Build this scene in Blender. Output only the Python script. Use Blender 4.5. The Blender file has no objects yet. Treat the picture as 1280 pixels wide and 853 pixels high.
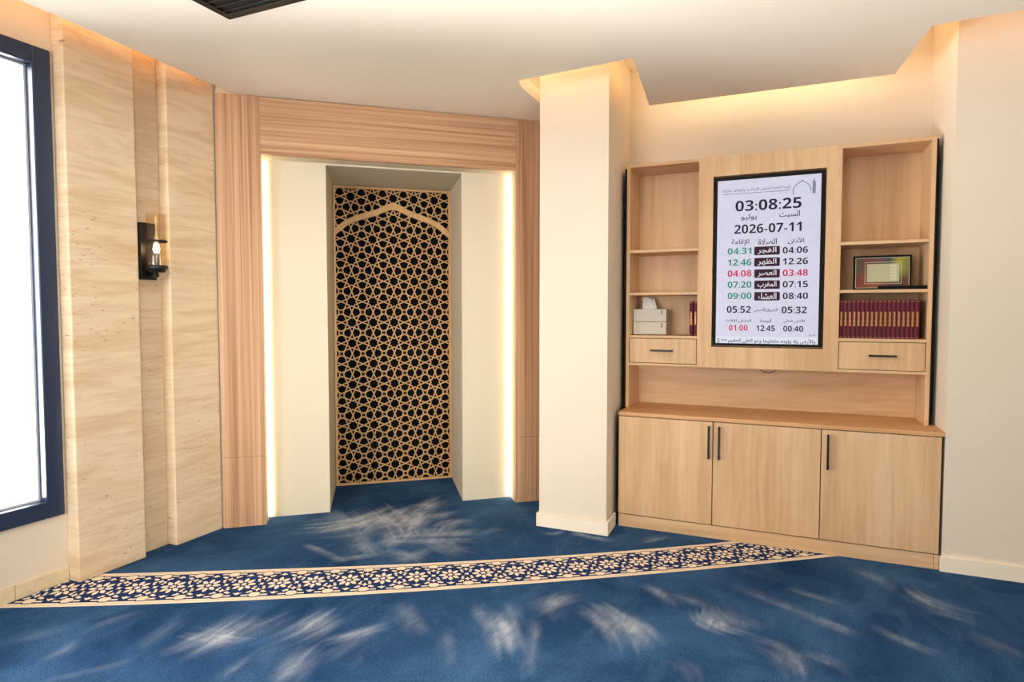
import bpy, bmesh, math, random
import numpy as np
from mathutils import Vector, Matrix, noise as mnoise

random.seed(7)
SCN = bpy.context.scene
COL = SCN.collection
R = math.radians

# ------------------------------------------------------------------ camera
cam_d = bpy.data.cameras.new('camera')
cam_d.sensor_width = 36.0
cam_d.lens = 786.93 / 1280 * 36
cam_d.clip_start = 0.05
cam = bpy.data.objects.new('camera', cam_d)
cam.location = (0, 0, 1.4)
cam.rotation_euler = (R(90 - 2.6552), 0, R(23.81))
COL.objects.link(cam)
SCN.camera = cam

# ------------------------------------------------------------------ light and exposure
SCN.view_settings.view_transform = 'Standard'
SCN.view_settings.look = 'None'
SCN.view_settings.gamma = 1
SCN.view_settings.use_curve_mapping = False
SCN.view_settings.exposure = 0.2
SCN.cycles.use_denoising = True
SCN.cycles.diffuse_bounces = 6
SCN.cycles.max_bounces = 14
SCN.cycles.transparent_max_bounces = 16
SCN.cycles.sample_clamp_indirect = 8

world = bpy.data.worlds.new('sky')
SCN.world = world
world.use_nodes = True
bg = world.node_tree.nodes['Background']
bg.inputs[0].default_value = (1.0, 0.985, 0.97, 1)
bg.inputs[1].default_value = 1.8


def area(name, loc, rot, sx, sy, power, col=(1, 1, 1), spread=180):
    d = bpy.data.lights.new(name, 'AREA')
    d.shape = 'RECTANGLE'
    d.size, d.size_y = sx, sy
    d.energy = power
    d.color = col
    d.spread = R(spread)
    o = bpy.data.objects.new(name, d)
    o.location = loc
    o.rotation_euler = rot
    COL.objects.link(o)
    return o


WARM = (1.0, 0.80, 0.58)
ORANGE = (1.0, 0.50, 0.20)
# daylight through the left window, with two added fill lights
area('window_daylight', (-3.62, 0.95, 1.55), (0, R(-90), 0), 2.2, 2.0, 142, (1.0, 0.985, 0.97))
area('ceiling_fill_light', (-4.35, 0.95, 0.35), (0, R(-145), 0), 1.5, 2.6, 580, (1.0, 0.97, 0.92), 110)  # added outside the window to brighten the ceiling
area('rear_fill_light', (-1.85, -3.35, 1.45), (R(90), 0, R(5)), 2.2, 1.8, 27, (1.0, 0.97, 0.93), 60)  # fill light added behind the camera, aimed towards the niche
# added overhead fill lights, unseen behind and above the camera
for lx, ly, lp in ((-1.9, 0.85, 7), (-1.9, -1.4, 14)):
    area('overhead_fill_light', (lx, ly, 2.765), (0, 0, 0), 0.6, 0.6, lp, (1.0, 0.92, 0.80))
# added low fill light on the right, no window there, reaching into the niche
area('side_fill_light', (2.50, -1.75, 0.95), (R(92), 0, R(43.5)), 1.1, 1.5, 18, (1.0, 0.98, 0.93), 42)


# ------------------------------------------------------------------ helpers
def link(o, parent=None):
    COL.objects.link(o)
    if parent is not None:
        o.parent = parent
    return o


def tag(o, label=None, cat=None, group=None, kind=None):
    if label:
        o['label'] = label
    if cat:
        o['category'] = cat
    if group:
        o['group'] = group
    if kind:
        o['kind'] = kind
    return o


def thing(name, label, cat, loc=(0, 0, 0), rz=0.0, group=None):
    o = bpy.data.objects.new(name, None)
    o.empty_display_size = 0.1
    o.location = loc
    o.rotation_euler = (0, 0, rz)
    link(o)
    return tag(o, label, cat, group)


def copy_tree(o, parent=None):
    c = o.copy()
    link(c, parent)
    for ch in list(o.children):
        copy_tree(ch, c)
    return c


class MB:
    """collects shapes, then links them as one mesh object"""

    def __init__(self):
        self.bm = bmesh.new()

    def box(self, x0, x1, y0, y1, z0, z1, bev=0.0, mi=0, seg=1):
        b = bmesh.new()
        vs = [b.verts.new(p) for p in ((x0, y0, z0), (x1, y0, z0), (x1, y1, z0), (x0, y1, z0),
                                       (x0, y0, z1), (x1, y0, z1), (x1, y1, z1), (x0, y1, z1))]
        for f in ((0, 3, 2, 1), (4, 5, 6, 7), (0, 1, 5, 4), (1, 2, 6, 5), (2, 3, 7, 6), (3, 0, 4, 7)):
            b.faces.new([vs[i] for i in f])
        if bev > 0:
            bmesh.ops.bevel(b, geom=list(b.edges), offset=bev, segments=seg, affect='EDGES', profile=0.5)
        self.merge(b, mi)
        return self

    def merge(self, b, mi=0, M=None):
        vm = {}
        for v in b.verts:
            vm[v] = self.bm.verts.new(M @ v.co if M is not None else v.co)
        for f in b.faces:
            try:
                nf = self.bm.faces.new([vm[v] for v in f.verts])
                nf.material_index = mi if mi >= 0 else f.material_index
                nf.smooth = f.smooth
            except ValueError:
                pass
        b.free()

    def prism(self, poly, z0, z1, mi=0, bev=0.0):
        b = bmesh.new()
        lo = [b.verts.new((p[0], p[1], z0)) for p in poly]
        hi = [b.verts.new((p[0], p[1], z1)) for p in poly]
        n = len(poly)
        b.faces.new(lo[::-1])
        b.faces.new(hi)
        for i in range(n):
            b.faces.new((lo[i], lo[(i + 1) % n], hi[(i + 1) % n], hi[i]))
        bmesh.ops.recalc_face_normals(b, faces=list(b.faces))
        if bev > 0:
            bmesh.ops.bevel(b, geom=list(b.edges), offset=bev, segments=2, affect='EDGES', profile=0.5)
        self.merge(b, mi)
        return self

    def poly(self, pts, mi=0):
        f = self.bm.faces.new([self.bm.verts.new(p) for p in pts])
        f.material_index = mi
        return self

    def lathe(self, prof, seg=32, cx=0, cy=0, mi=0, smooth=True):
        rings = []
        for r, z in prof:
            if r < 1e-6:
                rings.append([self.bm.verts.new((cx, cy, z))])
            else:
                rings.append([self.bm.verts.new((cx + r * math.cos(2 * math.pi * i / seg), cy + r * math.sin(2 * math.pi * i / seg), z)) for i in range(seg)])
        for a, b in zip(rings, rings[1:]):
            for i in range(seg):
                j = (i + 1) % seg
                q = [a[i % len(a)], a[j % len(a)], b[j % len(b)], b[i % len(b)]]
                u = []
                for v in q:
                    if v not in u:
                        u.append(v)
                if len(u) >= 3:
                    f = self.bm.faces.new(u)
                    f.material_index = mi
                    f.smooth = smooth
        return self

    def tube(self, pts, r, seg=10, mi=0):
        pts = [Vector(p) for p in pts]
        rings = []
        for i, p in enumerate(pts):
            t = (pts[min(i + 1, len(pts) - 1)] - pts[max(i - 1, 0)]).normalized()
            up = Vector((0, 0, 1)) if abs(t.z) < 0.9 else Vector((1, 0, 0))
            n = t.cross(up).normalized()
            b = t.cross(n)
            rings.append([self.bm.verts.new(p + r * (math.cos(2 * math.pi * k / seg) * n + math.sin(2 * math.pi * k / seg) * b)) for k in range(seg)])
        for a, b in zip(rings, rings[1:]):
            for k in range(seg):
                f = self.bm.faces.new((a[k], a[(k + 1) % seg], b[(k + 1) % seg], b[k]))
                f.smooth = True
                f.material_index = mi
        self.bm.faces.new(rings[0][::-1]).material_index = mi
        self.bm.faces.new(rings[-1]).material_index = mi
        return self

    def build(self, name, mats, parent=None, recalc=True):
        if recalc:
            bmesh.ops.recalc_face_normals(self.bm, faces=list(self.bm.faces))
        me = bpy.data.meshes.new(name)
        self.bm.to_mesh(me)
        self.bm.free()
        for m in (mats if isinstance(mats, (list, tuple)) else [mats]):
            me.materials.append(m)
        return link(bpy.data.objects.new(name, me), parent)


def structure(o):
    o['kind'] = 'structure'
    return o


# ------------------------------------------------------------------ materials
def lin(r, g, b):
    def f(c):
        c /= 255.0
        return c / 12.92 if c <= 0.04045 else ((c + 0.055) / 1.055) ** 2.4
    return (f(r), f(g), f(b), 1)


class NT:
    def __init__(self, name):
        self.m = bpy.data.materials.new(name)
        self.m.use_nodes = True
        self.t = self.m.node_tree
        self.b = self.t.nodes['Principled BSDF']

    def n(self, typ, **kw):
        nd = self.t.nodes.new(typ)
        for k, v in kw.items():
            if k.startswith('i_'):
                k = k[2:]
                nd.inputs[int(k) if k.isdigit() else k.replace('_', ' ')].default_value = v
            else:
                setattr(nd, k, v)
        return nd

    def l(self, a, b):
        self.t.links.new(a, b)

    def ramp(self, fac, stops, interp='LINEAR'):
        r = self.n('ShaderNodeValToRGB')
        r.color_ramp.interpolation = interp
        while len(r.color_ramp.elements) < len(stops):
            r.color_ramp.elements.new(0.5)
        for e, (p, c) in zip(r.color_ramp.elements, stops):
            e.position = p
            e.color = c
        self.l(fac, r.inputs[0])
        return r.outputs[0]

    def mix(self, fac, a, b, typ='MIX'):
        m = self.n('ShaderNodeMix', data_type='RGBA', blend_type=typ)
        if isinstance(fac, (int, float)):
            m.inputs[0].default_value = fac
        else:
            self.l(fac, m.inputs[0])
        for i, c in ((6, a), (7, b)):
            if isinstance(c, tuple):
                m.inputs[i].default_value = c
            else:
                self.l(c, m.inputs[i])
        return m.outputs[2]

    def math(self, op, a, b=None, clamp=False):
        m = self.n('ShaderNodeMath', operation=op, use_clamp=clamp)
        for i, c in ((0, a), (1, b)):
            if c is None:
                continue
            if isinstance(c, (int, float)):
                m.inputs[i].default_value = c
            else:
                self.l(c, m.inputs[i])
        return m.outputs[0]

    def coords(self, scale, rot=(0, 0, 0), jitter=True):
        tc = self.n('ShaderNodeTexCoord')
        v = tc.outputs['Object']
        if jitter:
            oi = self.n('ShaderNodeObjectInfo')
            j = self.n('ShaderNodeVectorMath', operation='SCALE')
            j.inputs[0].default_value = (13.7, 9.1, 17.3)
            self.l(oi.outputs['Random'], j.inputs['Scale'])
            ad = self.n('ShaderNodeVectorMath', operation='ADD')
            self.l(v, ad.inputs[0])
            self.l(j.outputs[0], ad.inputs[1])
            v = ad.outputs[0]
        mp = self.n('ShaderNodeMapping')
        mp.inputs['Scale'].default_value = scale
        mp.inputs['Rotation'].default_value = rot
        self.l(v, mp.inputs[0])
        return mp.outputs[0]

    def noise(self, vec, scale, detail=4, rough=0.55, dist=0.0):
        n = self.n('ShaderNodeTexNoise')
        n.inputs['Scale'].default_value = scale
        n.inputs['Detail'].default_value = detail
        n.inputs['Roughness'].default_value = rough
        n.inputs['Distortion'].default_value = dist
        self.l(vec, n.inputs['Vector'])
        return n.outputs['Fac']

    def bump(self, h, strength, dist=0.01):
        b = self.n('ShaderNodeBump')
        b.inputs['Strength'].default_value = strength
        b.inputs['Distance'].default_value = dist
        self.l(h, b.inputs['Height'])
        self.l(b.outputs[0], self.b.inputs['Normal'])


def plain(name, col, rough=0.5, metal=0.0, spec=0.5, emit=None, es=0.0):
    t = NT(name)
    t.b.inputs['Base Color'].default_value = col
    t.b.inputs['Roughness'].default_value = rough
    t.b.inputs['Metallic'].default_value = metal
    t.b.inputs['Specular IOR Level'].default_value = spec
    if emit:
        t.b.inputs['Emission Color'].default_value = emit
        t.b.inputs['Emission Strength'].default_value = es
    return t.m


def paint(name, col, bump=0.04):
    t = NT(name)
    v = t.coords((1, 1, 1), jitter=False)
    n = t.noise(v, 1.4, 3)
    d = tuple(c * 0.95 for c in col[:3]) + (1,)
    t.l(t.mix(n, d, col), t.b.inputs['Base Color'])
    t.b.inputs['Roughness'].default_value = 0.75
    t.b.inputs['Specular IOR Level'].default_value = 0.25
    t.bump(t.noise(v, 180, 2), bump, 0.002)
    return t.m


def oak(name, axis, dark, mid, light):
    """pale sonoma oak laminate, grain along axis"""
    t = NT(name)
    sc = {'x': (1.2, 26, 26), 'z': (26, 26, 1.2), 'y': (26, 1.2, 26)}[axis]
    v = t.coords(sc)
    w = t.coords({'x': (.7, 5, 5), 'z': (5, 5, .7), 'y': (5, .7, 5)}[axis])
    broad = t.noise(w, 1.0, 3, 0.6, 0.9)
    fine = t.noise(v, 1.0, 6, 0.7, 0.4)
    fib = t.noise(t.coords({'x': (8, 260, 260), 'z': (260, 260, 8), 'y': (260, 8, 260)}[axis]), 1.0, 2, 0.5)
    base = t.ramp(broad, [(0.30, dark), (0.5, mid), (0.68, light)])
    st = t.ramp(fine, [(0.32, tuple(c * 0.82 for c in mid[:3]) + (1,)), (0.55, light)])
    c1 = t.mix(0.45, base, st)
    # cathedral figure: warped rings that only show in patches
    wv = t.n('ShaderNodeTexWave', wave_type='RINGS', rings_direction={'x': 'X', 'z': 'Z', 'y': 'Y'}[axis])
    wv.inputs['Scale'].default_value = 2.2
    wv.inputs['Distortion'].default_value = 7.0
    wv.inputs['Detail'].default_value = 3
    t.l(t.coords({'x': (.9, 4, 4), 'z': (4, 4, .9), 'y': (4, .9, 4)}[axis]), wv.inputs[0])
    patch = t.ramp(t.noise(w, 0.7, 2), [(0.50, (0, 0, 0, 1)), (0.66, (.30, .30, .30, 1))])
    c2 = t.mix(t.math('MULTIPLY', patch, wv.outputs['Fac']), c1, tuple(c * 0.86 for c in dark[:3]) + (1,))
    c3 = t.mix(t.math('MULTIPLY', fib, 0.30), c2, tuple(c * 0.80 for c in dark[:3]) + (1,))
    t.l(c3, t.b.inputs['Base Color'])
    t.b.inputs['Roughness'].default_value = 0.48
    t.b.inputs['Specular IOR Level'].default_value = 0.35
    t.bump(fib, 0.10, 0.001)
    return t.m


def zebra(name, axis):
    """striped wood veneer"""
    t = NT(name)
    s1 = {'x': (.35, 44, 44), 'z': (44, 44, .35)}[axis]
    s2 = {'x': (.8, 150, 150), 'z': (150, 150, .8)}[axis]
    a = t.noise(t.coords(s1), 1.0, 3, 0.6, 0.25)
    b = t.noise(t.coords(s2), 1.0, 2, 0.5, 0.1)
    m = t.math('ADD', t.math('MULTIPLY', a, 0.62), t.math('MULTIPLY', b, 0.38))
    c = t.ramp(m, [(0.34, lin(146, 104, 74)), (0.44, lin(172, 130, 97)), (0.52, lin(188, 147, 112)), (0.64, lin(204, 167, 131))])
    t.l(c, t.b.inputs['Base Color'])
    t.b.inputs['Roughness'].default_value = 0.5
    t.b.inputs['Specular IOR Level'].default_value = 0.3
    t.bump(b, 0.10, 0.001)
    return t.m


def travertine(name, dark=1.0):
    t = NT(name)
    k = lambda r, g, b: tuple(c * dark for c in lin(r, g, b)[:3]) + (1,)
    v = t.coords((1, 1, 1))
    tilt = (R(9), 0, 0)
    a = t.noise(t.coords((1.2, 1.6, 9), tilt), 1.0, 5, 0.6, 0.6)
    b = t.noise(t.coords((2, 3, 38), tilt), 1.0, 6, 0.7, 0.8)
    c = t.ramp(a, [(0.30, k(212, 183, 145)), (0.45, k(224, 200, 166)), (0.58, k(231, 211, 180)), (0.75, k(218, 191, 155))])
    c = t.mix(t.ramp(b, [(0.48, (0, 0, 0, 1)), (0.74, (.6, .6, .6, 1))]), c, k(196, 160, 120))
    p = t.noise(t.coords((14, 26, 110), tilt), 1.0, 3, 0.6)
    q = t.noise(v, 3.0, 2)
    pit = t.math('MULTIPLY', t.ramp(p, [(0.650, (0, 0, 0, 1)), (0.685, (1, 1, 1, 1))]), t.ramp(q, [(0.48, (0, 0, 0, 1)), (0.6, (1, 1, 1, 1))]))
    c = t.mix(t.math('MULTIPLY', pit, 0.75), c, k(112, 78, 52))
    t.l(c, t.b.inputs['Base Color'])
    t.b.inputs['Roughness'].default_value = 0.55
    t.b.inputs['Specular IOR Level'].default_value = 0.3
    t.bump(t.math('SUBTRACT', t.math('MULTIPLY', b, 0.3), pit), 0.25, 0.003)
    return t.m


M = {}
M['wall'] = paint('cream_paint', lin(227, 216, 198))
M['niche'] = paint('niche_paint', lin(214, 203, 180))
M['ceiling'] = paint('ceiling_paint', lin(248, 240, 226), 0.02)
M['skirting'] = paint('skirting_paint', lin(243, 232, 212), 0.01)
OD, OM, OL = lin(197, 151, 106), lin(220, 180, 136), lin(233, 202, 162)
M['oak_z'] = oak('oak_vertical', 'z', OD, OM, OL)
M['oak_x'] = oak('oak_horizontal', 'x', OD, OM, OL)
M['oak_y'] = oak('oak_depthwise', 'y', OD, OM, OL)
M['oak_top'] = oak('oak_worktop', 'x', lin(192, 137, 85), lin(212, 160, 108), lin(224, 178, 130))
M['oak_edge'] = plain('oak_edge_band', lin(222, 184, 142), 0.5)
M['zebra_z'] = zebra('striped_veneer_vertical', 'z')
M['zebra_x'] = zebra('striped_veneer_horizontal', 'x')
M['stone'] = travertine('travertine')
M['stone_shaded'] = travertine('travertine_shaded', 0.86)  # same stone darkened, recess shadow painted into the colour
M['black'] = plain('black_metal', lin(22, 22, 26), 0.4, 0.2)
M['matt_black'] = plain('matt_black', lin(9, 9, 12), 0.6, 0, 0.2)
M['gap'] = plain('carcass_shadow_black', lin(24, 20, 18), 0.9)  # near-black standing in for shadow inside the gaps
M['frame_navy'] = plain('window_frame_lacquer', lin(28, 47, 76), 0.30, 0.0, 0.6)
M['gasket'] = plain('grey_gasket', lin(205, 205, 212), 0.4)
M['led'] = plain('led_diffuser', (1, .9, .75, 1), 0.5, emit=(1.0, 0.80, 0.50, 1), es=9.5)
M['lattice'] = oak('lattice_wood', 'z', lin(186, 140, 88), lin(204, 160, 106), lin(216, 175, 122))
M['backing'] = plain('lattice_backing', lin(8, 9, 12), 0.9, 0, 0.1)
M['bulb'] = plain('bulb_glow', (1, .8, .5, 1), 0.4, emit=(1.0, 0.72, 0.38, 1), es=16.0)
M['candle'] = plain('candle_sleeve', lin(96, 94, 86), 0.6)
M['maroon'] = plain('maroon_leather', lin(88, 8, 32), 0.5, 0, 0.3)
M['maroon_dark'] = plain('maroon_groove', lin(70, 8, 28), 0.5)
M['gold'] = plain('gold_foil', lin(196, 138, 84), 0.42, 0.35)
M['paper'] = plain('book_paper', lin(226, 214, 188), 0.8)
M['card'] = plain('grey_white_card', lin(204, 197, 184), 0.6)
M['tissue'] = plain('tissue_paper', lin(236, 232, 226), 0.85)
M['ink'] = plain('dark_ink', lin(35, 33, 38), 0.6)


def glass(name, tint=(1, 1, 1, 1), ior=1.45):
    t = NT(name)
    t.t.nodes.remove(t.b)
    out = t.t.nodes['Material Output']
    tr = t.n('ShaderNodeBsdfTransparent')
    tr.inputs[0].default_value = tint
    gl = t.n('ShaderNodeBsdfGlossy')
    gl.inputs['Roughness'].default_value = 0.0
    fr = t.n('ShaderNodeFresnel')
    fr.inputs[0].default_value = ior
    mx = t.n('ShaderNodeMixShader')
    if ior > 1.2:
        t.l(fr.outputs[0], mx.inputs[0])
    else:
        mx.inputs[0].default_value = 0.05
        gl.inputs['Roughness'].default_value = 0.14
    t.l(tr.outputs[0], mx.inputs[1])
    t.l(gl.outputs[0], mx.inputs[2])
    t.l(mx.outputs[0], out.inputs[0])
    return t.m


M['window_glass'] = glass('window_glass')
M['lamp_glass'] = glass('amber_lamp_glass', (0.98, 0.95, 0.90, 1), 1.15)

# ---- marble skirting tile
t = NT('beige_marble')
v = t.coords((1, 1, 1))
a = t.noise(v, 5, 6, 0.65, 1.5)
t.l(t.ramp(a, [(0.35, lin(216, 196, 160)), (0.55, lin(228, 211, 178)), (0.66, lin(178, 170, 138))]), t.b.inputs['Base Color'])
t.b.inputs['Roughness'].default_value = 0.35
M['marble'] = t.m

# ---- blue carpet: woven pile, with brushed and chalky marks held in a vertex attribute
t = NT('blue_carpet')
v = t.coords((1, 1, 1), jitter=False)
big = t.noise(v, 1.5, 4, 0.6, 0.6)
pile = t.noise(v, 260, 3, 0.7)
tuft = t.noise(t.coords((70, 160, 1), (0, 0, R(35)), jitter=False), 1.0, 3, 0.6)
c = t.ramp(big, [(0.30, lin(28, 58, 96)), (0.5, lin(46, 80, 119)), (0.70, lin(66, 104, 145))])
nap = t.noise(t.coords((5, 2.2, 1), (0, 0, R(-30)), jitter=False), 1.0, 5, 0.65, 0.8)
c = t.mix(t.ramp(nap, [(0.50, (0, 0, 0, 1)), (0.74, (.40, .40, .40, 1))]), c, lin(84, 118, 156))
c = t.mix(t.ramp(t.noise(v, 130, 2, 0.6), [(0.34, (0.6, 0.6, 0.6, 1)), (0.50, (0, 0, 0, 1))]), c, lin(14, 36, 68))
at = t.n('ShaderNodeAttribute', attribute_name='scuff')
streak = t.noise(t.coords((26, 9, 1), (0, 0, R(-28)), jitter=False), 1.0, 5, 0.7, 0.5)
s = t.math('MULTIPLY', at.outputs['Fac'], t.ramp(streak, [(0.30, (.35, .35, .35, 1)), (0.62, (1, 1, 1, 1))]))
s = t.math('MULTIPLY', s, t.ramp(pile, [(0.30, (.35, .35, .35, 1)), (0.55, (1, 1, 1, 1))]), True)
c = t.mix(s, c, lin(190, 196, 206))
t.l(c, t.b.inputs['Base Color'])
t.b.inputs['Roughness'].default_value = 1.0
t.b.inputs['Specular IOR Level'].default_value = 0.05
t.b.inputs['Sheen Weight'].default_value = 0.0
t.bump(t.math('ADD', pile, t.math('MULTIPLY', tuft, 0.5)), 0.6, 0.006)
M['carpet'] = t.m


def weave(name, col, dark):
    t = NT(name)
    v = t.coords((1, 1, 1), jitter=False)
    n = t.noise(v, 220, 3, 0.7)
    w = t.noise(v, 6, 3)
    c = t.mix(t.ramp(n, [(0.35, (.6, .6, .6, 1)), (0.6, (0, 0, 0, 1))]), col, dark)
    c = t.mix(t.ramp(w, [(0.45, (0, 0, 0, 1)), (0.75, (.3, .3, .3, 1))]), c, dark)
    t.l(c, t.b.inputs['Base Color'])
    t.b.inputs['Roughness'].default_value = 1.0
    t.b.inputs['Specular IOR Level'].default_value = 0.05
    t.bump(n, 0.5, 0.004)
    return t.m


M['strip_navy'] = weave('navy_weave', lin(38, 58, 104), lin(24, 38, 74))
M['strip_cream'] = weave('cream_weave', lin(246, 231, 210), lin(220, 198, 172))
M['strip_dark'] = weave('dark_navy_weave', lin(30, 36, 70), lin(20, 26, 52))
M['strip_tan'] = weave('tan_weave', lin(222, 196, 164), lin(196, 168, 136))

# ------------------------------------------------------------------ the room shell
SC = [(-2.72,3.17,-2.55,3.48,0.374,0.90),(-2.50,3.17,-2.25,2.96,0.163,0.70),(-2.48,3.39,-2.47,3.66,0.388,0.80),(-2.59,3.61,-2.25,3.33,0.370,0.70),(-2.22,3.34,-2.35,3.72,0.229,0.90),(-2.37,3.71,-2.39,4.01,0.173,0.80),(-2.21,3.60,-2.14,3.79,0.107,0.70),(-2.24,3.22,-1.84,3.43,0.228,0.80),(-1.98,3.27,-1.76,3.18,0.137,0.70),(-2.21,3.12,-2.19,3.24,0.145,0.80),(-2.10,3.02,-1.91,2.98,0.103,0.60),(-1.97,2.95,-1.93,3.10,0.090,0.80),(-2.04,3.53,-1.99,3.66,0.167,0.90),(-2.61,2.90,-2.30,2.81,0.054,0.60),(-2.30,2.81,-2.16,2.95,0.063,0.60),(-1.95,3.41,-1.83,3.52,0.091,0.60),(-1.76,3.49,-1.71,3.61,0.077,0.40),(-2.67,3.30,-2.91,3.47,0.112,0.50),(-2.24,1.81,-2.23,2.04,0.180,0.80),(-2.31,1.89,-2.16,1.92,0.123,0.60),(-2.14,1.99,-2.11,2.13,0.118,0.70),(-1.93,1.87,-1.93,1.96,0.131,0.50),(-1.74,1.81,-1.78,1.98,0.130,0.55),(-1.93,2.06,-1.91,2.22,0.164,0.75),(-1.75,2.10,-1.65,2.25,0.077,0.60),(-1.66,2.04,-1.64,2.15,0.103,0.40),(-2.71,1.54,-2.73,1.61,0.065,0.60),(-2.55,1.42,-2.41,1.61,0.043,0.35),(-1.97,1.71,-1.99,1.81,0.053,0.45),(-1.56,1.99,-1.58,2.04,0.045,0.40),(-1.21,2.57,-1.05,2.33,0.134,0.85),(-1.18,2.67,-1.10,2.54,0.076,0.50),(-1.25,2.51,-1.32,2.61,0.072,0.40),(-1.07,2.72,-0.96,2.91,0.111,0.60),(-0.99,2.71,-1.00,2.86,0.120,0.50),(-0.75,2.82,-0.59,2.61,0.179,0.80),(-0.69,2.80,-0.51,2.65,0.111,0.50),(-0.81,2.75,-0.69,2.64,0.080,0.40),(-0.34,2.96,-0.26,2.87,0.134,0.80),(-0.26,3.03,-0.16,2.95,0.105,0.50),(-0.47,3.12,-0.35,3.08,0.096,0.50),(-0.62,3.16,-0.50,3.04,0.078,0.45),(-0.01,2.76,0.06,2.65,0.123,0.75),(-0.09,2.83,0.02,2.78,0.076,0.50),(0.12,2.79,0.21,2.75,0.072,0.55),(0.58,3.58,0.72,3.46,0.149,0.55),(0.65,3.43,0.77,3.40,0.070,0.40),(0.39,3.81,0.49,3.69,0.098,0.35),(-0.21,3.34,0.07,3.18,0.080,0.35),(0.10,3.15,0.26,3.06,0.071,0.40),(0.39,3.12,0.55,3.01,0.067,0.30),(0.07,3.41,0.21,3.36,0.062,0.30),(-0.60,3.68,-0.76,3.55,0.064,0.35),(-0.78,3.80,-0.71,3.90,0.074,0.60),(-1.20,3.74,-0.99,3.71,0.059,0.60),(-1.35,3.68,-1.31,3.71,0.059,0.50),(-1.02,2.57,-0.91,2.21,0.058,0.30),(-1.36,2.35,-1.22,2.13,0.065,0.30),(-1.66,2.46,-1.47,2.30,0.101,0.30),(-2.47,1.78,-2.50,1.92,0.085,0.40),(-2.79,1.75,-2.77,1.88,0.075,0.35),(-2.97,1.56,-2.92,1.66,0.072,0.30),(-0.37,2.51,-0.31,2.45,0.090,0.35),(0.78,3.22,0.87,3.12,0.103,0.25)]


def scuff_field(X, Y):
    """ragged brushed marks: bundles of bristle streaks along each stroke"""
    F = np.zeros_like(X)
    rng = np.random.default_rng(11)
    for x0, y0, x1, y1, w, s in SC:
        dx, dy = x1 - x0, y1 - y0
        L = math.hypot(dx, dy) + 1e-6
        ux, uy = dx / L, dy / L
        u = (X - x0) * ux + (Y - y0) * uy
        q = (X - x0) * -uy + (Y - y0) * ux
        bend = rng.uniform(-.5, .5) * w
        q = q + bend * ((u / L - .5) ** 2 - .1)
        sel = (np.abs(q) < w * 0.9) & (u > -.6 * w - .1) & (u < L + .6 * w + .1)
        if not sel.any():
            continue
        u, q = u[sel], q[sel]
        nb = max(6, int(w * 1.8 / 0.016))
        qs = np.linspace(-.9 * w, .9 * w, nb)
        bris = np.interp(q, qs, rng.uniform(0, 1, nb) ** 1.5)
        coarse = np.interp(q, np.linspace(-.9 * w, .9 * w, max(4, nb // 3)), rng.uniform(.15, 1, max(4, nb // 3)))
        e0 = np.interp(q, qs, rng.uniform(-.35, .35, nb)) * w
        e1 = L + np.interp(q, qs, rng.uniform(-.35, .35, nb)) * w
        soft = .10 + .35 * w
        env = np.clip((u - e0) / soft + .5, 0, 1) * np.clip((e1 - u) / soft + .5, 0, 1)
        nu = max(4, int(L / .05) + 3)
        env = env * np.interp(u, np.linspace(-.2, L + .2, nu), rng.uniform(.45, 1, nu))
        side = np.clip(1.25 - np.abs(q) / (w * .55), 0, 1)
        m = s * env * side * coarse * (.48 + .52 * bris)
        F[sel] = F[sel] + m - F[sel] * m
    return np.clip(F * 2.3, 0, 1)


def make_floor():
    x0, x1, y0, y1, st = -3.60, 1.60, 1.10, 4.56, 0.0095
    nx, ny = int((x1 - x0) / st) + 1, int((y1 - y0) / st) + 1
    gx = np.linspace(x0, x1, nx)
    gy = np.linspace(y0, y1, ny)
    X, Y = np.meshgrid(gx, gy)
    V = np.stack([X.ravel(), Y.ravel(), np.zeros(nx * ny)], 1)
    idx = np.arange(nx * ny).reshape(ny, nx)
    Fq = np.stack([idx[:-1, :-1], idx[:-1, 1:], idx[1:, 1:], idx[1:, :-1]], -1).reshape(-1, 4)
    extra_v = [(-3.6, -3.4, 0), (3, -3.4, 0), (3, y0, 0), (-3.6, y0, 0), (x1, y0, 0), (3, y0, 0), (3, y1, 0), (x1, y1, 0),
               (-3.9, y1, 0), (3, y1, 0), (3, 5.6, 0), (-3.9, 5.6, 0)]
    b = len(V)
    V = np.vstack([V, np.array(extra_v, float)])
    Fq = np.vstack([Fq, [[b, b + 1, b + 2, b + 3], [b + 4, b + 5, b + 6, b + 7], [b + 8, b + 9, b + 10, b + 11]]])
    me = bpy.data.meshes.new('floor')
    me.from_pydata(V.tolist(), [], Fq.tolist())
    at = me.attributes.new('scuff', 'FLOAT', 'POINT')
    vals = scuff_field(V[:, 0], V[:, 1])
    at.data.foreach_set('value', vals.astype(np.float32))
    me.materials.append(M['carpet'])
    return structure(link(bpy.data.objects.new('floor', me)))


make_floor()

CZ = 2.775                       # underside of the dropped ceiling
TZ = 3.10                        # the slab above it
W0 = Vector((-3.324, 2.915, 0))  # left foot of the niche wall
RM = R(40.1)                     # its direction in plan


def niche_pt(s, d):
    return (W0.x + s * math.cos(RM) - d * math.sin(RM), W0.y + s * math.sin(RM) + d * math.cos(RM))


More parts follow.
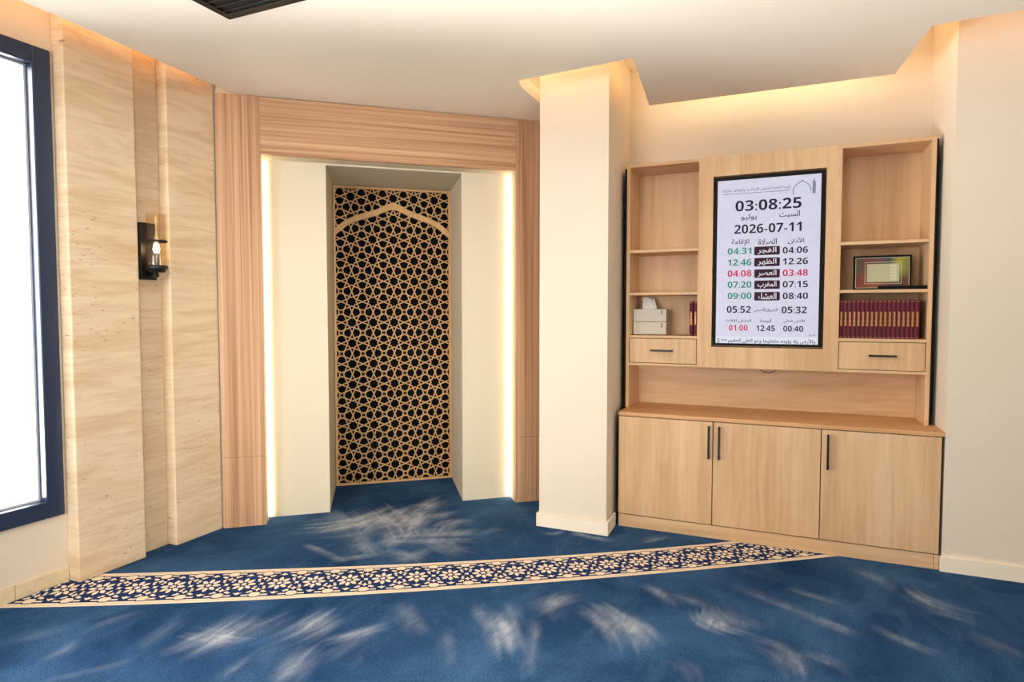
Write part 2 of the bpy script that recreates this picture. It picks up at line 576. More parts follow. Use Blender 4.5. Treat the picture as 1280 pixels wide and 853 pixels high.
# dropped gypsum ceiling with notches round the two piers
ceil_poly = [(-3.10, -3.3), (-3.135, 1.72), (-3.145, 1.915), (-3.225, 2.86), niche_pt(.115, -0.003), niche_pt(2.33, -0.003), (-1.53, 3.6),
             (-1.508, 3.505), (-0.845, 3.455), (-0.805, 3.445), (-0.885, 4.275), (0.53, 4.29), (0.60, 3.645), (0.95, 3.625), (2.5, 3.60), (2.5, -3.3)]
mb = MB()
mb.prism(ceil_poly, CZ, CZ + 0.08)
structure(mb.build('ceiling', M['ceiling']))
mb = MB()
mb.box(-3.9, 3.0, -3.4, 5.6, TZ, TZ + 0.1)
structure(mb.build('ceiling_upper', M['wall']))

# left wall with the window opening, and a rear wall with an added, unseen window
LX = -3.42
mb = MB()
WY0, WY1, WZ0, WZ1 = 0.02, 2.0, 0.358, 2.70
mb.box(LX - .25, LX, WY1, 3.3, 0, TZ)
mb.box(LX - .25, LX, WY0, WY1, 0, WZ0)
mb.box(LX - .25, LX, WY0, WY1, WZ1, TZ)
mb.box(LX - .25, LX, -3.3, WY0, 0, TZ)
structure(mb.build('wall_left', M['wall']))
mb = MB()
RW = (-3.0, -0.7, 0.5, 2.6)
mb.box(-3.7, RW[0], -3.4, -3.2, 0, TZ)
mb.box(RW[1], 2.9, -3.4, -3.2, 0, TZ)
mb.box(RW[0], RW[1], -3.4, -3.2, 0, RW[2])
mb.box(RW[0], RW[1], -3.4, -3.2, RW[3], TZ)
structure(mb.build('wall_rear', M['wall']))
mb = MB()
mb.box(2.6, 2.8, -3.4, 4.1, 0, TZ)
structure(mb.build('wall_right', M['wall']))
mb = MB()
mb.box(-1.30, 0.90, 4.52, 4.70, 0, TZ)
structure(mb.build('wall_back', M['wall']))
mb = MB()
mb.prism([(-1.48, 3.795), (-1.03, 3.795), (-1.078, 4.60), (-1.48, 4.60)], 0, TZ)
structure(mb.build('wall_pier', M['wall']))
mb = MB()
mb.prism([(0.775, 4.0), (2.7, 4.0), (2.7, 4.60), (0.752, 4.60)], 0, TZ)
structure(mb.build('wall_pier_right', M['wall']))

# niche wall (local frame: x along the wall, y into it)


def niche_build(mb, name, mats, parent=None):
    o = mb.build(name, mats, parent)
    if parent is None:
        o.location = W0
        o.rotation_euler = (0, 0, RM)
    return o


SA, SB = 0.262, 1.972            # clear opening in the wood surround
NA, NB, NA2, NB2 = 0.663, 1.607, 0.712, 1.654
CD, ND = 0.155, 0.852
HZ = 2.411
mb = MB()
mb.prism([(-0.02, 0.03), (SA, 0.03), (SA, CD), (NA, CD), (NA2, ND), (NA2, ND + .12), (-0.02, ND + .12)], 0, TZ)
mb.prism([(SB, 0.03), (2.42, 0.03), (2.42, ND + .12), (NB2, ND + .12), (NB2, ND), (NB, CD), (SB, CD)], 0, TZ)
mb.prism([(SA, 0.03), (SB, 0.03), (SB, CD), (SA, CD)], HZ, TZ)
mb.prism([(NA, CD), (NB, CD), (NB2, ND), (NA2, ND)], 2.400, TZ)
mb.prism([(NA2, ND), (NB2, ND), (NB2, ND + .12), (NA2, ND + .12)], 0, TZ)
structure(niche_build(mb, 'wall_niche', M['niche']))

# skirtings
mb = MB()
mb.prism([(-1.495, 3.78), (-1.015, 3.78), (-1.022, 4.0), (-1.036, 4.0), (-1.03, 3.795), (-1.48, 3.795), (-1.48, 4.3), (-1.495, 4.3)], 0, 0.085)
structure(mb.build('baseboard_pier', M['skirting']))
mb = MB()
mb.box(0.765, 2.62, 3.985, 4.0, 0, 0.082)
structure(mb.build('baseboard_right', M['skirting']))
for k, (ya, yb) in enumerate(((1.765, 2.013), (1.10, 1.762), (0.44, 1.097), (-3.2, 0.437))):
    mb = MB()
    mb.box(LX, LX + .012, ya, yb, 0, 0.075, 0.001)
    structure(mb.build('baseboard_left' if k == 0 else 'baseboard_left.%03d' % k, M['marble']))

# ------------------------------------------------------------------ window
def make_window(name, T4, w, h, mid=True):
    """local: x across 0..w, z 0..h, y outwards"""
    mb = MB()
    F = 0.085
    for a in ((0, F, 0, h), (w - F, w, 0, h), (F, w - F, 0, F), (F, w - F, h - F, h)):
        mb.box(a[0], a[1], -0.02, 0.10, a[2], a[3], 0.004)
    o = mb.build(name, M['frame_navy'])
    mb = MB()
    g = 0.010
    for a in ((F, F + g, F, h - F), (w - F - g, w - F, F, h - F), (F + g, w - F - g, F, F + g), (F + g, w - F - g, h - F - g, h - F)):
        mb.box(a[0], a[1], 0.035, 0.05, a[2], a[3])
    mb.build('bead', M['gasket'], o)
    mb = MB()
    mb.box(F, w - F, 0.052, 0.058, F, h - F)
    mb.build('pane', M['window_glass'], o)
    o.matrix_world = T4
    return structure(o)


make_window('window_1', Matrix.Translation((LX, WY0, WZ0)) @ Matrix.Rotation(R(90), 4, 'Z'), WY1 - WY0, WZ1 - WZ0)
make_window('window_added', Matrix.Translation((RW[1], -3.2, RW[2])) @ Matrix.Rotation(R(180), 4, 'Z'), RW[1] - RW[0], RW[3] - RW[2])  # unseen window added as an opening for the rear fill

# cove light strips lying on top of the dropped ceiling, washing the walls behind its edge


def cove(x0, y0, x1, y1, power, col=ORANGE):
    L = math.hypot(x1 - x0, y1 - y0)
    ang = math.atan2(y1 - y0, x1 - x0)
    o = area('cove_strip_light', ((x0 + x1) / 2, (y0 + y1) / 2, CZ + 0.115), (0, 0, 0), L, 0.02, power, col)
    # long axis along the run, facing the wall on the left-hand side of the run
    o.rotation_euler = (Matrix.Rotation(ang, 4, 'Z') @ Matrix.Rotation(R(125), 4, 'X')).to_euler()
    return o


cove(-3.16, 0.3, -3.22, 2.85, 4.0)
cove(-1.46, 3.50, -0.85, 3.46, 1.2)
cove(-0.845, 4.25, 0.50, 4.262, 3.4, (1.0, 0.78, 0.48))
cove(-1.535, 4.0, -1.518, 3.54, 0.8, (1.0, 0.72, 0.42))
area('cove_strip_light', (-1.30, 3.62, CZ + .10), (R(180), 0, 0), 0.35, 0.03, 0.9, (1.0, 0.72, 0.42))  # extra lamp added in the notch gap to brighten the void above
cove(*niche_pt(1.3, -.16), *niche_pt(2.3, -.16), 1.2, (1.0, 0.80, 0.55))
cove(0.63, 3.66, 2.3, 3.63, 1.6)
area('cove_strip_light', (-0.85, 3.86, CZ + .115), (R(125), 0, R(95.5)), 0.7, 0.02, 0.9, ORANGE)
area('cove_strip_light', (0.56, 3.97, CZ + .115), (R(125), 0, R(-84)), 0.6, 0.02, 0.8, ORANGE)


# ------------------------------------------------------------------ stone panels on the left wall
def stone_slab(y0, y1, label):
    o = MB().box(LX + .001, -3.33, y0, y1, 0, 3.0, 0.007, seg=2).build('stone_slab', M['stone'])
    return tag(o, label, 'stone slab', 'travertine slabs on the left wall')


stone_slab(2.016, 2.387, 'wide travertine slab standing beside the window, left of the wall lamp')
stone_slab(2.580, 2.9125, 'travertine slab between the wall lamp and the striped wood surround')
o = MB().box(LX + .001, LX + .016, 2.390, 2.577, 0, 3.0).build('stone_strip', M['stone_shaded'])
tag(o, 'narrow recessed travertine strip behind the black wall lamp', 'stone strip')

# ------------------------------------------------------------------ striped wood surround of the niche
sur = thing('niche_surround', 'striped light wood surround framing the prayer niche, two posts and a lintel', 'surround', W0, RM)
mb = MB()
mb.box(0, SA, 0, 0.03, 0.4595, CZ - .001, 0.0012)
mb.box(0, SA, 0, 0.03, 0.0, 0.458, 0.0012)
mb.build('post', M['zebra_z'], sur)
mb = MB()
mb.box(SB, 2.41, 0, 0.03, 0.4835, CZ - .001, 0.0012)
mb.box(SB, 2.41, 0, 0.03, 0.0, 0.482, 0.0012)
mb.build('post', M['zebra_z'], sur)
MB().box(SA + .001, SB - .001, 0, 0.03, HZ, CZ - .001, 0.0012).build('lintel', M['zebra_x'], sur)

for s0, s1, lab in ((SA + .002, SA + .026, 'glowing warm light strip down the left edge of the niche opening'),
                    (SB - .026, SB - .002, 'glowing warm light strip down the right edge of the niche opening')):
    o = MB().box(s0, s1, CD - .012, CD - .001, 0.012, HZ - .012, 0.002).build('light_strip', M['led'])
    o.location = W0
    o.rotation_euler = (0, 0, RM)
    tag(o, lab, 'light strip', 'light strips of the niche')

# ------------------------------------------------------------------ pierced star lattice at the back of the niche
LW, LH = 0.938, 2.396
p0 = niche_pt(NA2 + .002, ND - .002)
lat = thing('lattice_screen', 'pierced wooden star lattice with pointed arch band filling the back of the niche', 'lattice', (p0[0], p0[1], 0), RM)
# local: x across, y into the wall (negative = towards the room), z up
FR = 0.016
mb = MB()
for a in ((0, FR, 0, LH), (LW - FR, LW, 0, LH), (FR, LW - FR, 0, FR), (FR, LW - FR, LH - FR, LH)):
    mb.box(a[0], a[1], -0.030, -0.002, a[2], a[3], 0.0015)
mb.build('frame', M['lattice'], lat)
MB().box(0.002, LW - .002, -0.006, -0.001, 0.002, LH - .002).build('backing', M['backing'], lat)

P = 0.1667
RR = 0.5 * P
segs = []
c675, s675 = math.cos(R(67.5)), math.sin(R(67.5))
for iy in range(-16, 2):
    for ix in range(-3, 4):
        cx, cz = LW / 2 + ix * P, LH - 0.49 * P + iy * P
        for k in range(8):
            th = R(22.5 + 45 * k)
            nx_, nz_ = math.cos(th), math.sin(th)
            tx, tz = -nz_, nx_
            for sg in (1, -1):
                a, b = RR * s675, RR * c675 * math.tan(R(22.5))
                segs.append((cx + nx_ * RR * c675 + sg * tx * a, cz + nz_ * RR * c675 + sg * tz * a,
                             cx + nx_ * RR * c675 + sg * tx * b, cz + nz_ * RR * c675 + sg * tz * b))
        # four-pointed star filling the diamond between four rosettes
        qx, qz = cx + P / 2, cz + P / 2
        rin, rout = 0.086 * P, 0.207 * P
        for k in range(4):
            ax = R(45 + 90 * k)
            mx, mz = qx + rout * math.cos(ax), qz + rout * math.sin(ax)
            for sg in (1, -1):
                bx = ax + sg * R(45)
                segs.append((mx, mz, qx + rin * math.cos(bx), qz + rin * math.sin(bx)))


def clip_seg(s, x0, x1, z0, z1):
    ax, az, bx, bz = s
    t0, t1 = 0.0, 1.0
    dx, dz = bx - ax, bz - az
    for p, q in ((-dx, ax - x0), (dx, x1 - ax), (-dz, az - z0), (dz, z1 - az)):
        if abs(p) < 1e-9:
            if q < 0:
                return None
        else:
            r = q / p
            if p < 0:
                t0 = max(t0, r)
            else:
                t1 = min(t1, r)
    if t1 - t0 < 1e-4:
        return None
    return (ax + t0 * dx, az + t0 * dz, ax + t1 * dx, az + t1 * dz)


mb = MB()
HB = 0.0041
for s in segs:
    s = clip_seg(s, FR - .002, LW - FR + .002, FR - .002, LH - FR + .002)
    if s is None:
        continue
    ax, az, bx, bz = s
    L = math.hypot(bx - ax, bz - az)
    if L < 0.002:
        continue
    ux, uz = (bx - ax) / L * HB * .6, (bz - az) / L * HB * .6
    wx, wz = -(bz - az) / L * HB, (bx - ax) / L * HB
    q = [(ax - ux + wx, az - uz + wz), (ax - ux - wx, az - uz - wz), (bx + ux - wx, bz + uz - wz), (bx + ux + wx, bz + uz + wz)]
    f = [mb.bm.verts.new((x, -0.026, z)) for x, z in q]
    k = [mb.bm.verts.new((x, -0.014, z)) for x, z in q]
    mb.bm.faces.new(f)
    for i in range(4):
        mb.bm.faces.new((f[i], k[i], k[(i + 1) % 4], f[(i + 1) % 4]))
mb.build('star_lattice', M['lattice'], lat)

# pointed arch band
drop = [(0, 0), (.075, .029), (.164, .066), (.26, .097), (.341, .130), (.40, .167), (.457, .214)]
AP = 2.275
xs = [-d[0] for d in drop[:0:-1]] + [d[0] for d in drop]
zs = [AP - d[1] for d in drop[:0:-1]] + [AP - d[1] for d in drop]
fx, fz = [], []
for i in range(len(xs) - 1):
    for j in range(4):
        u = j / 4
        i0, i1, i2, i3 = max(i - 1, 0), i, i + 1, min(i + 2, len(xs) - 1)
        if i1 == 6:
            i0 = 6
        if i2 == 6:
            i3 = 6

        def cr(a, b, c_, d):
            return 0.5 * (2 * b + (c_ - a) * u + (2 * a - 5 * b + 4 * c_ - d) * u * u + (3 * b - a - 3 * c_ + d) * u ** 3)
        fx.append(cr(xs[i0], xs[i1], xs[i2], xs[i3]))
        fz.append(cr(zs[i0], zs[i1], zs[i2], zs[i3]))
fx.append(xs[-1])
fz.append(zs[-1])
mb = MB()
ring = []
for i, (x, z) in enumerate(zip(fx, fz)):
    i0, i1 = max(i - 1, 0), min(i + 1, len(fx) - 1)
    sl = (fz[i1] - fz[i0]) / (fx[i1] - fx[i0])
    h = 0.043 * math.sqrt(1 + min(sl * sl, 1.2)) + (0.012 if i == len(fx) // 2 else 0)
    X = LW / 2 + x
    ring.append([mb.bm.verts.new((X, y, zz)) for y, zz in ((-0.034, z), (-0.034, z - h), (-0.012, z - h), (-0.012, z))])
for a, b in zip(ring, ring[1:]):
    for k in range(4):
        mb.bm.faces.new((a[k], a[(k + 1) % 4], b[(k + 1) % 4], b[k]))
mb.bm.faces.new(ring[0])
mb.bm.faces.new(ring[-1][::-1])
mb.build('arch_band', M['lattice'], lat)

# ------------------------------------------------------------------ base cabinet
XA, XB, YF, YB = -1.005, 0.764, 4.0, 4.50
cab = thing('base_cabinet', 'low pale oak cabinet with three doors standing under the worktop', 'cabinet', ((XA + XB) / 2, YF, 0))
ox = (XA + XB) / 2


def lx(x):
    return x - ox


mb = MB()
mb.box(lx(XA), lx(XB), 0.022, YB - YF, 0.086, 0.727)
mb.build('carcass', M['gap'], cab)
mb = MB()
mb.box(lx(XA), lx(0.737), 0.004, 0.022, 0.0, 0.080, 0.001)
mb.box(lx(0.739), lx(XB), 0.004, 0.022, 0.0, 0.080, 0.001)
mb.build('plinth', M['oak_x'], cab)


def handle_mb(cx, z0, z1, y):
    mb = MB()
    mb.box(cx - .006, cx + .006, y - .030, y - .018, z0, z1, 0.0025, seg=2)
    for zz in (z0 + .012, z1 - .012):
        mb.box(cx - .005, cx + .005, y - .020, y + .001, zz - .005, zz + .005)
    return mb


for dx0, dx1, hx in ((-1.005, -0.4215, -0.441), (-0.4165, 0.1755, -0.381), (0.1805, 0.760, 0.212)):
    mb = MB()
    mb.box(lx(dx0), lx(dx1), 0, 0.019, 0.086, 0.724, 0.0015)
    d = mb.build('door', M['oak_z'], cab)
    handle_mb(lx(hx), 0.498, 0.702, 0).build('handle', M['black'], d)
tag(MB().box(-1.006, 0.773, YF - .004, YB + .015, 0.729, 0.753, 0.0015).build('worktop', M['oak_top']),
    'continuous oak worktop lying on the low three-door cabinet', 'worktop')

# ------------------------------------------------------------------ upper shelf unit
UF = 4.200
ux0, ux1, uz0, uz1 = -1.012, 0.731, 0.753, 2.377
su = thing('shelf_unit', 'pale oak wall shelf unit with open shelves, two drawers and a framed centre panel', 'shelf unit', (0, UF, uz0))
UD = YB - UF
TH = 0.022


def sz(z):
    return z - uz0


def sb(name, mat, *a, bev=0.001, parent=None):
    return MB().box(a[0], a[1], a[2], a[3], sz(a[4]), sz(a[5]), bev).build(name, mat, parent or su)


sb('side_panel', M['oak_z'], ux0, ux0 + TH, 0, UD, uz0, uz1)
sb('side_panel', M['oak_z'], ux1 - TH, ux1, 0, UD, uz0, uz1)
sb('back_panel', M['oak_z'], ux0 + TH, ux1 - TH, UD - .012, UD, 1.04, uz1 - TH)
sb('splash_panel', M['oak_x'], ux0 + TH, ux1 - TH, UD - .014, UD, uz0, 1.04)
cl, cr_ = -0.548, 0.266
sb('divider', M['oak_z'], cl, cl + .016, 0, UD - .013, 1.043, uz1 - TH)
sb('divider', M['oak_z'], cr_ - .016, cr_, 0, UD - .013, 1.043, uz1 - TH)
for xa, xb in ((ux0 + TH, cl), (cr_, ux1 - TH)):
    sb('top_panel', M['oak_x'], xa, xb, 0.0005, UD - .013, uz1 - .020, uz1)
    for z in (1.802, 1.520, 1.234):
        sb('shelf', M['oak_x'], xa, xb, 0.0015, UD - .013, z - .009, z + .009)
    sb('bottom_panel', M['oak_x'], xa, xb, 0.0005, UD - .013, 1.041, 1.058)
    mb = MB()
    mb.box(xa + .004, xb - .004, 0.002, 0.02, sz(1.0615), sz(1.2215), 0.001)
    dr = mb.build('drawer', M['oak_z'], su)
    hc = (-0.770 if xa < 0 else 0.493)
    hw = 0.073 if xa < 0 else 0.071
    mb = MB()
    mb.box(hc - hw, hc + hw, -.028, -.017, sz(1.139), sz(1.150), 0.0025, seg=2)
    for q in (hc - hw + .012, hc + hw - .012):
        mb.box(q - .005, q + .005, -.018, 0.004, sz(1.1395), sz(1.1495))
    mb.build('handle', M['black'], dr)
    sb('drawer_gap_shade', M['gap'], xa + .001, xb - .001, 0.021, 0.026, 1.0585, 1.2245, bev=0)  # dark sheet painting the shadow around the drawer front
hx0, hx1, hz0, hz1 = -0.459, 0.184, 1.176, 2.254
mb = MB()
for a in ((cl + .0005, hx0, 1.043, uz1), (hx1, cr_ - .0005, 1.043, uz1), (hx0, hx1, 1.043, hz0), (hx0, hx1, hz1, uz1)):
    mb.box(a[0], a[1], -0.0015, 0.0165, sz(a[2]), sz(a[3]))
for a in ((hx0 - .015, hx0, hz0 - .015, hz1 + .015), (hx1, hx1 + .015, hz0 - .015, hz1 + .015), (hx0, hx1, hz0 - .015, hz0), (hx0, hx1, hz1, hz1 + .015)):
    mb.box(a[0], a[1], 0.0165, 0.085, sz(a[2]), sz(a[3]))
mb.box(hx0 - .015, hx1 + .015, 0.085, 0.095, sz(hz0 - .015), sz(hz1 + .015))
mb.build('centre_panel', M['oak_z'], su)

# dark strips painting the shadow in the gaps either side of the unit
MBg = MB()
MBg.box(ux0 - .020, ux0 - .001, 4.225, 4.50, 0.755, uz1 - .02)
tag(MBg.build('shade_strip', M['gap']), 'dark filler strip between the shelf unit and the cream pier on its left', 'shade')
MBg = MB()
MBg.box(ux1 + .001, ux1 + .012, 4.215, 4.50, 0.755, uz1 - .01)
tag(MBg.build('shade_strip', M['gap']), 'dark filler strip between the shelf unit and the cream wall on its right', 'shade')

# ------------------------------------------------------------------ prayer time screen
tv = thing('television', 'upright black framed screen showing prayer times, set into the oak panel', 'screen', (-0.136, UF + .08, 1.186))
TX, TZ0, TY = -0.136, 1.186, UF + .08
tx0, tx1, tz0, tz1 = -0.449, 0.177, 1.186, 2.243
sx0, sx1, sz0, sz1 = -0.434, 0.157, 1.201, 2.226
fy = 0.016 - 0.08               # front of the bezel relative to the thing
mb = MB()
for a in ((tx0, sx0, tz0, tz1), (sx1, tx1, tz0, tz1), (sx0, sx1, tz0, sz0), (sx0, sx1, sz1, tz1)):
    mb.box(a[0] - TX, a[1] - TX, fy, fy + .020, a[2] - TZ0, a[3] - TZ0)
mb.box(tx0 + .004 - TX, tx1 - .004 - TX, fy + .020, 0, .004, tz1 - tz0 - .004, 0.003)
mb.build('bezel', M['matt_black'], tv)
mb = MB()
mb.tube([(-.02, -.012, .012), (-.02, -.004, -.09), (-.034, 0.0, -.150), (-.012, 0.004, -.166), (.026, 0.004, -.171), (.055, 0, -.158), (.075, -.004, -.10), (.075, -.012, .01)], 0.0028, 8)
mb.build('cable', M['ink'], tv)
t = NT('screen_glow')
v = t.coords((1, 1, 1))
vor = t.n('ShaderNodeTexVoronoi', feature='DISTANCE_TO_EDGE')
vor.inputs['Scale'].default_value = 9
t.l(v, vor.inputs['Vector'])
e = t.ramp(vor.outputs['Distance'], [(0.02, lin(206, 206, 226)), (0.09, lin(214, 214, 232))])
e = t.mix(t.noise(v, 2.5, 2), e, lin(222, 218, 238))
t.b.inputs['Base Color'].default_value = (.02, .02, .02, 1)
t.b.inputs['Roughness'].default_value = 0.35
t.b.inputs['Specular IOR Level'].default_value = 0.2
t.l(e, t.b.inputs['Emission Color'])
t.b.inputs['Emission Strength'].default_value = 0.79
M['screen'] = t.m
mb = MB()
mb.box(sx0 - TX, sx1 - TX, fy + .003, fy + .018, sz0 - TZ0, sz1 - TZ0)
scr = mb.build('display', M['screen'], tv)


def glow(name, r, g, b):
    c = lin(r, g, b)
    return plain(name, (.01, .01, .01, 1), 0.5, 0, 0.1, c, 0.85)


LETTER = [glow('glyph_navy', 24, 22, 52), glow('glyph_green', 22, 138, 118), glow('glyph_red', 206, 26, 76), glow('glyph_white', 236, 230, 240),
          glow('glyph_plum', 52, 18, 40), glow('glyph_pale', 226, 227, 240), glow('glyph_slate', 92, 104, 134)]

# Arabic letters joined through their presentation forms: isolated, final, initial, medial
AF = {'ا': (0xFE8D, 0xFE8E), 'أ': (0xFE83, 0xFE84), 'إ': (0xFE87, 0xFE88), 'آ': (0xFE81, 0xFE82), 'ب': (0xFE8F, 0xFE90, 0xFE91, 0xFE92),
      'ة': (0xFE93, 0xFE94), 'ت': (0xFE95, 0xFE96, 0xFE97, 0xFE98), 'ث': (0xFE99, 0xFE9A, 0xFE9B, 0xFE9C), 'ج': (0xFE9D, 0xFE9E, 0xFE9F, 0xFEA0),
      'ح': (0xFEA1, 0xFEA2, 0xFEA3, 0xFEA4), 'خ': (0xFEA5, 0xFEA6, 0xFEA7, 0xFEA8), 'د': (0xFEA9, 0xFEAA), 'ذ': (0xFEAB, 0xFEAC), 'ر': (0xFEAD, 0xFEAE),
      'ز': (0xFEAF, 0xFEB0), 'س': (0xFEB1, 0xFEB2, 0xFEB3, 0xFEB4), 'ش': (0xFEB5, 0xFEB6, 0xFEB7, 0xFEB8), 'ص': (0xFEB9, 0xFEBA, 0xFEBB, 0xFEBC),
      'ض': (0xFEBD, 0xFEBE, 0xFEBF, 0xFEC0), 'ط': (0xFEC1, 0xFEC2, 0xFEC3, 0xFEC4), 'ظ': (0xFEC5, 0xFEC6, 0xFEC7, 0xFEC8), 'ع': (0xFEC9, 0xFECA, 0xFECB, 0xFECC),
      'غ': (0xFECD, 0xFECE, 0xFECF, 0xFED0), 'ف': (0xFED1, 0xFED2, 0xFED3, 0xFED4), 'ق': (0xFED5, 0xFED6, 0xFED7, 0xFED8), 'ك': (0xFED9, 0xFEDA, 0xFEDB, 0xFEDC),
      'ل': (0xFEDD, 0xFEDE, 0xFEDF, 0xFEE0), 'م': (0xFEE1, 0xFEE2, 0xFEE3, 0xFEE4), 'ن': (0xFEE5, 0xFEE6, 0xFEE7, 0xFEE8), 'ه': (0xFEE9, 0xFEEA, 0xFEEB, 0xFEEC),
      'و': (0xFEED, 0xFEEE), 'ؤ': (0xFE85, 0xFE86), 'ى': (0xFEEF, 0xFEF0), 'ي': (0xFEF1, 0xFEF2, 0xFEF3, 0xFEF4), 'ئ': (0xFE89, 0xFE8A, 0xFE8B, 0xFE8C), 'ء': (0xFE80,),
      'لا': (0xFEFB, 0xFEFC), 'لأ': (0xFEF7, 0xFEF8), 'لإ': (0xFEF9, 0xFEFA), 'لآ': (0xFEF5, 0xFEF6)}


def arabic(s):
    toks, i = [], 0
    while i < len(s):
        if s[i:i + 2] in AF and len(s[i:i + 2]) == 2:
            toks.append(s[i:i + 2])
            i += 2
        else:
            toks.append(s[i])
            i += 1
    out = []
    for i, k in enumerate(toks):
        if k not in AF:
            out.append(k)
            continue
        f = AF[k]
        prev = i > 0 and toks[i - 1] in AF and len(AF[toks[i - 1]]) == 4
        nxt = i + 1 < len(toks) and toks[i + 1] in AF and len(AF[toks[i + 1]]) > 1
        if len(f) == 1:
            c_ = f[0]
        elif len(f) == 2:
            c_ = f[1] if prev else f[0]
        else:
            c_ = f[3] if prev and nxt else f[1] if prev else f[2] if nxt else f[0]
        out.append(chr(c_))
    return ''.join(out[::-1])


def digits(s):
    return ''.join(chr(0x1D7EC + int(c_)) if c_.isdigit() else c_ for c_ in s)


def text_mesh(body, offset=0.0):
    c_ = bpy.data.curves.new('lettering_curve', 'FONT')
    c_.body = body
    c_.offset = offset
    c_.resolution_u = 3
    o = bpy.data.objects.new('lettering_curve', c_)
    COL.objects.link(o)
    dg = bpy.context.evaluated_depsgraph_get()
    ev = o.evaluated_get(dg)
    me = ev.to_mesh()
    vs = [v.co.copy() for v in me.vertices]
    fs = [tuple(p.vertices) for p in me.polygons]
    ev.to_mesh_clear()
    bpy.data.objects.remove(o)
    bpy.data.curves.remove(c_)
    return vs, fs


TXT = [
    ('d', '03:08:25', -0.3262, 0.0514, 2.0620, 0.0660, 0),
    ('a', 'السبت', -0.0708, 0.0438, 1.9934, 0.0425, 0),
    ('a', 'يوليو', -0.2913, -0.2000, 1.9895, 0.0396, 0),
    ('d', '2026-07-11', -0.3306, 0.0542, 1.9177, 0.0564, 0),
    ('a', 'الأذان', -0.0198, 0.0702, 1.8320, 0.0387, 0),
    ('a', 'الصلاة', -0.1892, -0.0828, 1.8344, 0.0369, 0),
    ('a', 'الإقامة', -0.3464, -0.2413, 1.8350, 0.0400, 0),
    ('d', '04:31', -0.3686, -0.2277, 1.7817, 0.0400, 1),
    ('d', '04:06', -0.0484, 0.0919, 1.7766, 0.0387, 0),
    ('b', '', -0.2115, -0.0646, 1.7784, 0.0527, 4),
    ('a', 'الفجر', -0.1919, -0.0841, 1.7785, 0.0418, 3),
    ('d', '12:46', -0.3675, -0.2266, 1.7106, 0.0401, 1),
    ('d', '12:26', -0.0472, 0.0932, 1.7083, 0.0388, 0),
    ('b', '', -0.2103, -0.0633, 1.7085, 0.0527, 4),
    ('a', 'الظهر', -0.1907, -0.0828, 1.7085, 0.0419, 3),
    ('d', '04:08', -0.3665, -0.2255, 1.6414, 0.0401, 2),
    ('d', '03:48', -0.0459, 0.0946, 1.6384, 0.0388, 2),
    ('b', '', -0.2091, -0.0620, 1.6375, 0.0528, 4),
    ('a', 'العصر', -0.1895, -0.0815, 1.6375, 0.0420, 3),
    ('d', '07:20', -0.3654, -0.2243, 1.5711, 0.0402, 1),
    ('d', '07:15', -0.0446, 0.0960, 1.5685, 0.0389, 0),
    ('b', '', -0.2079, -0.0608, 1.5679, 0.0529, 4),
    ('a', 'المغرب', -0.1884, -0.0803, 1.5679, 0.0420, 3),
    ('d', '09:00', -0.3644, -0.2231, 1.5008, 0.0403, 1),
    ('d', '08:40', -0.0433, 0.0973, 1.4975, 0.0389, 0),
    ('b', '', -0.2067, -0.0595, 1.4966, 0.0530, 4),
    ('a', 'العشاء', -0.1871, -0.0790, 1.4966, 0.0421, 3),
    ('d', '05:52', -0.3684, -0.2255, 1.4152, 0.0429, 0),
    ('d', '05:32', -0.0480, 0.0924, 1.4117, 0.0415, 0),
    ('a', 'الشروق/الضحى', -0.2067, -0.0707, 1.4109, 0.0248, 0),
    ('a', 'المتبقي للإقامة', -0.3745, -0.2219, 1.3415, 0.0253, 0),
    ('a', 'الجمعة', -0.1724, -0.1064, 1.3424, 0.0248, 0),
    ('a', 'الأذان التالي', -0.0377, 0.0819, 1.3424, 0.0244, 0),
    ('d', '01:00', -0.3545, -0.2420, 1.2990, 0.0364, 2),
    ('d', '12:45', -0.1917, -0.0841, 1.2977, 0.0358, 0),
    ('d', '00:40', -0.0368, 0.0749, 1.2964, 0.0352, 0),
    ('a', 'أخبار', 0.1020, 0.1414, 1.2597, 0.0170, 0),
    ('b', '', -0.4385, 0.1552, 1.2171, 0.0548, 5),
    ('a', 'والأرض ولا يؤوده حفظهما وهو العلي العظيم <> |[', -0.4237, 0.1422, 1.2166, 0.0398, 0),
    ('a', 'الهيئة العامة للشؤون الإسلامية والأوقاف والزكاة', -0.4014, -0.0123, 2.1610, 0.0246, 6),
    ('l', '', -0.4011, -0.0119, 2.1399, 0.0029, 6),
]
mb = MB()
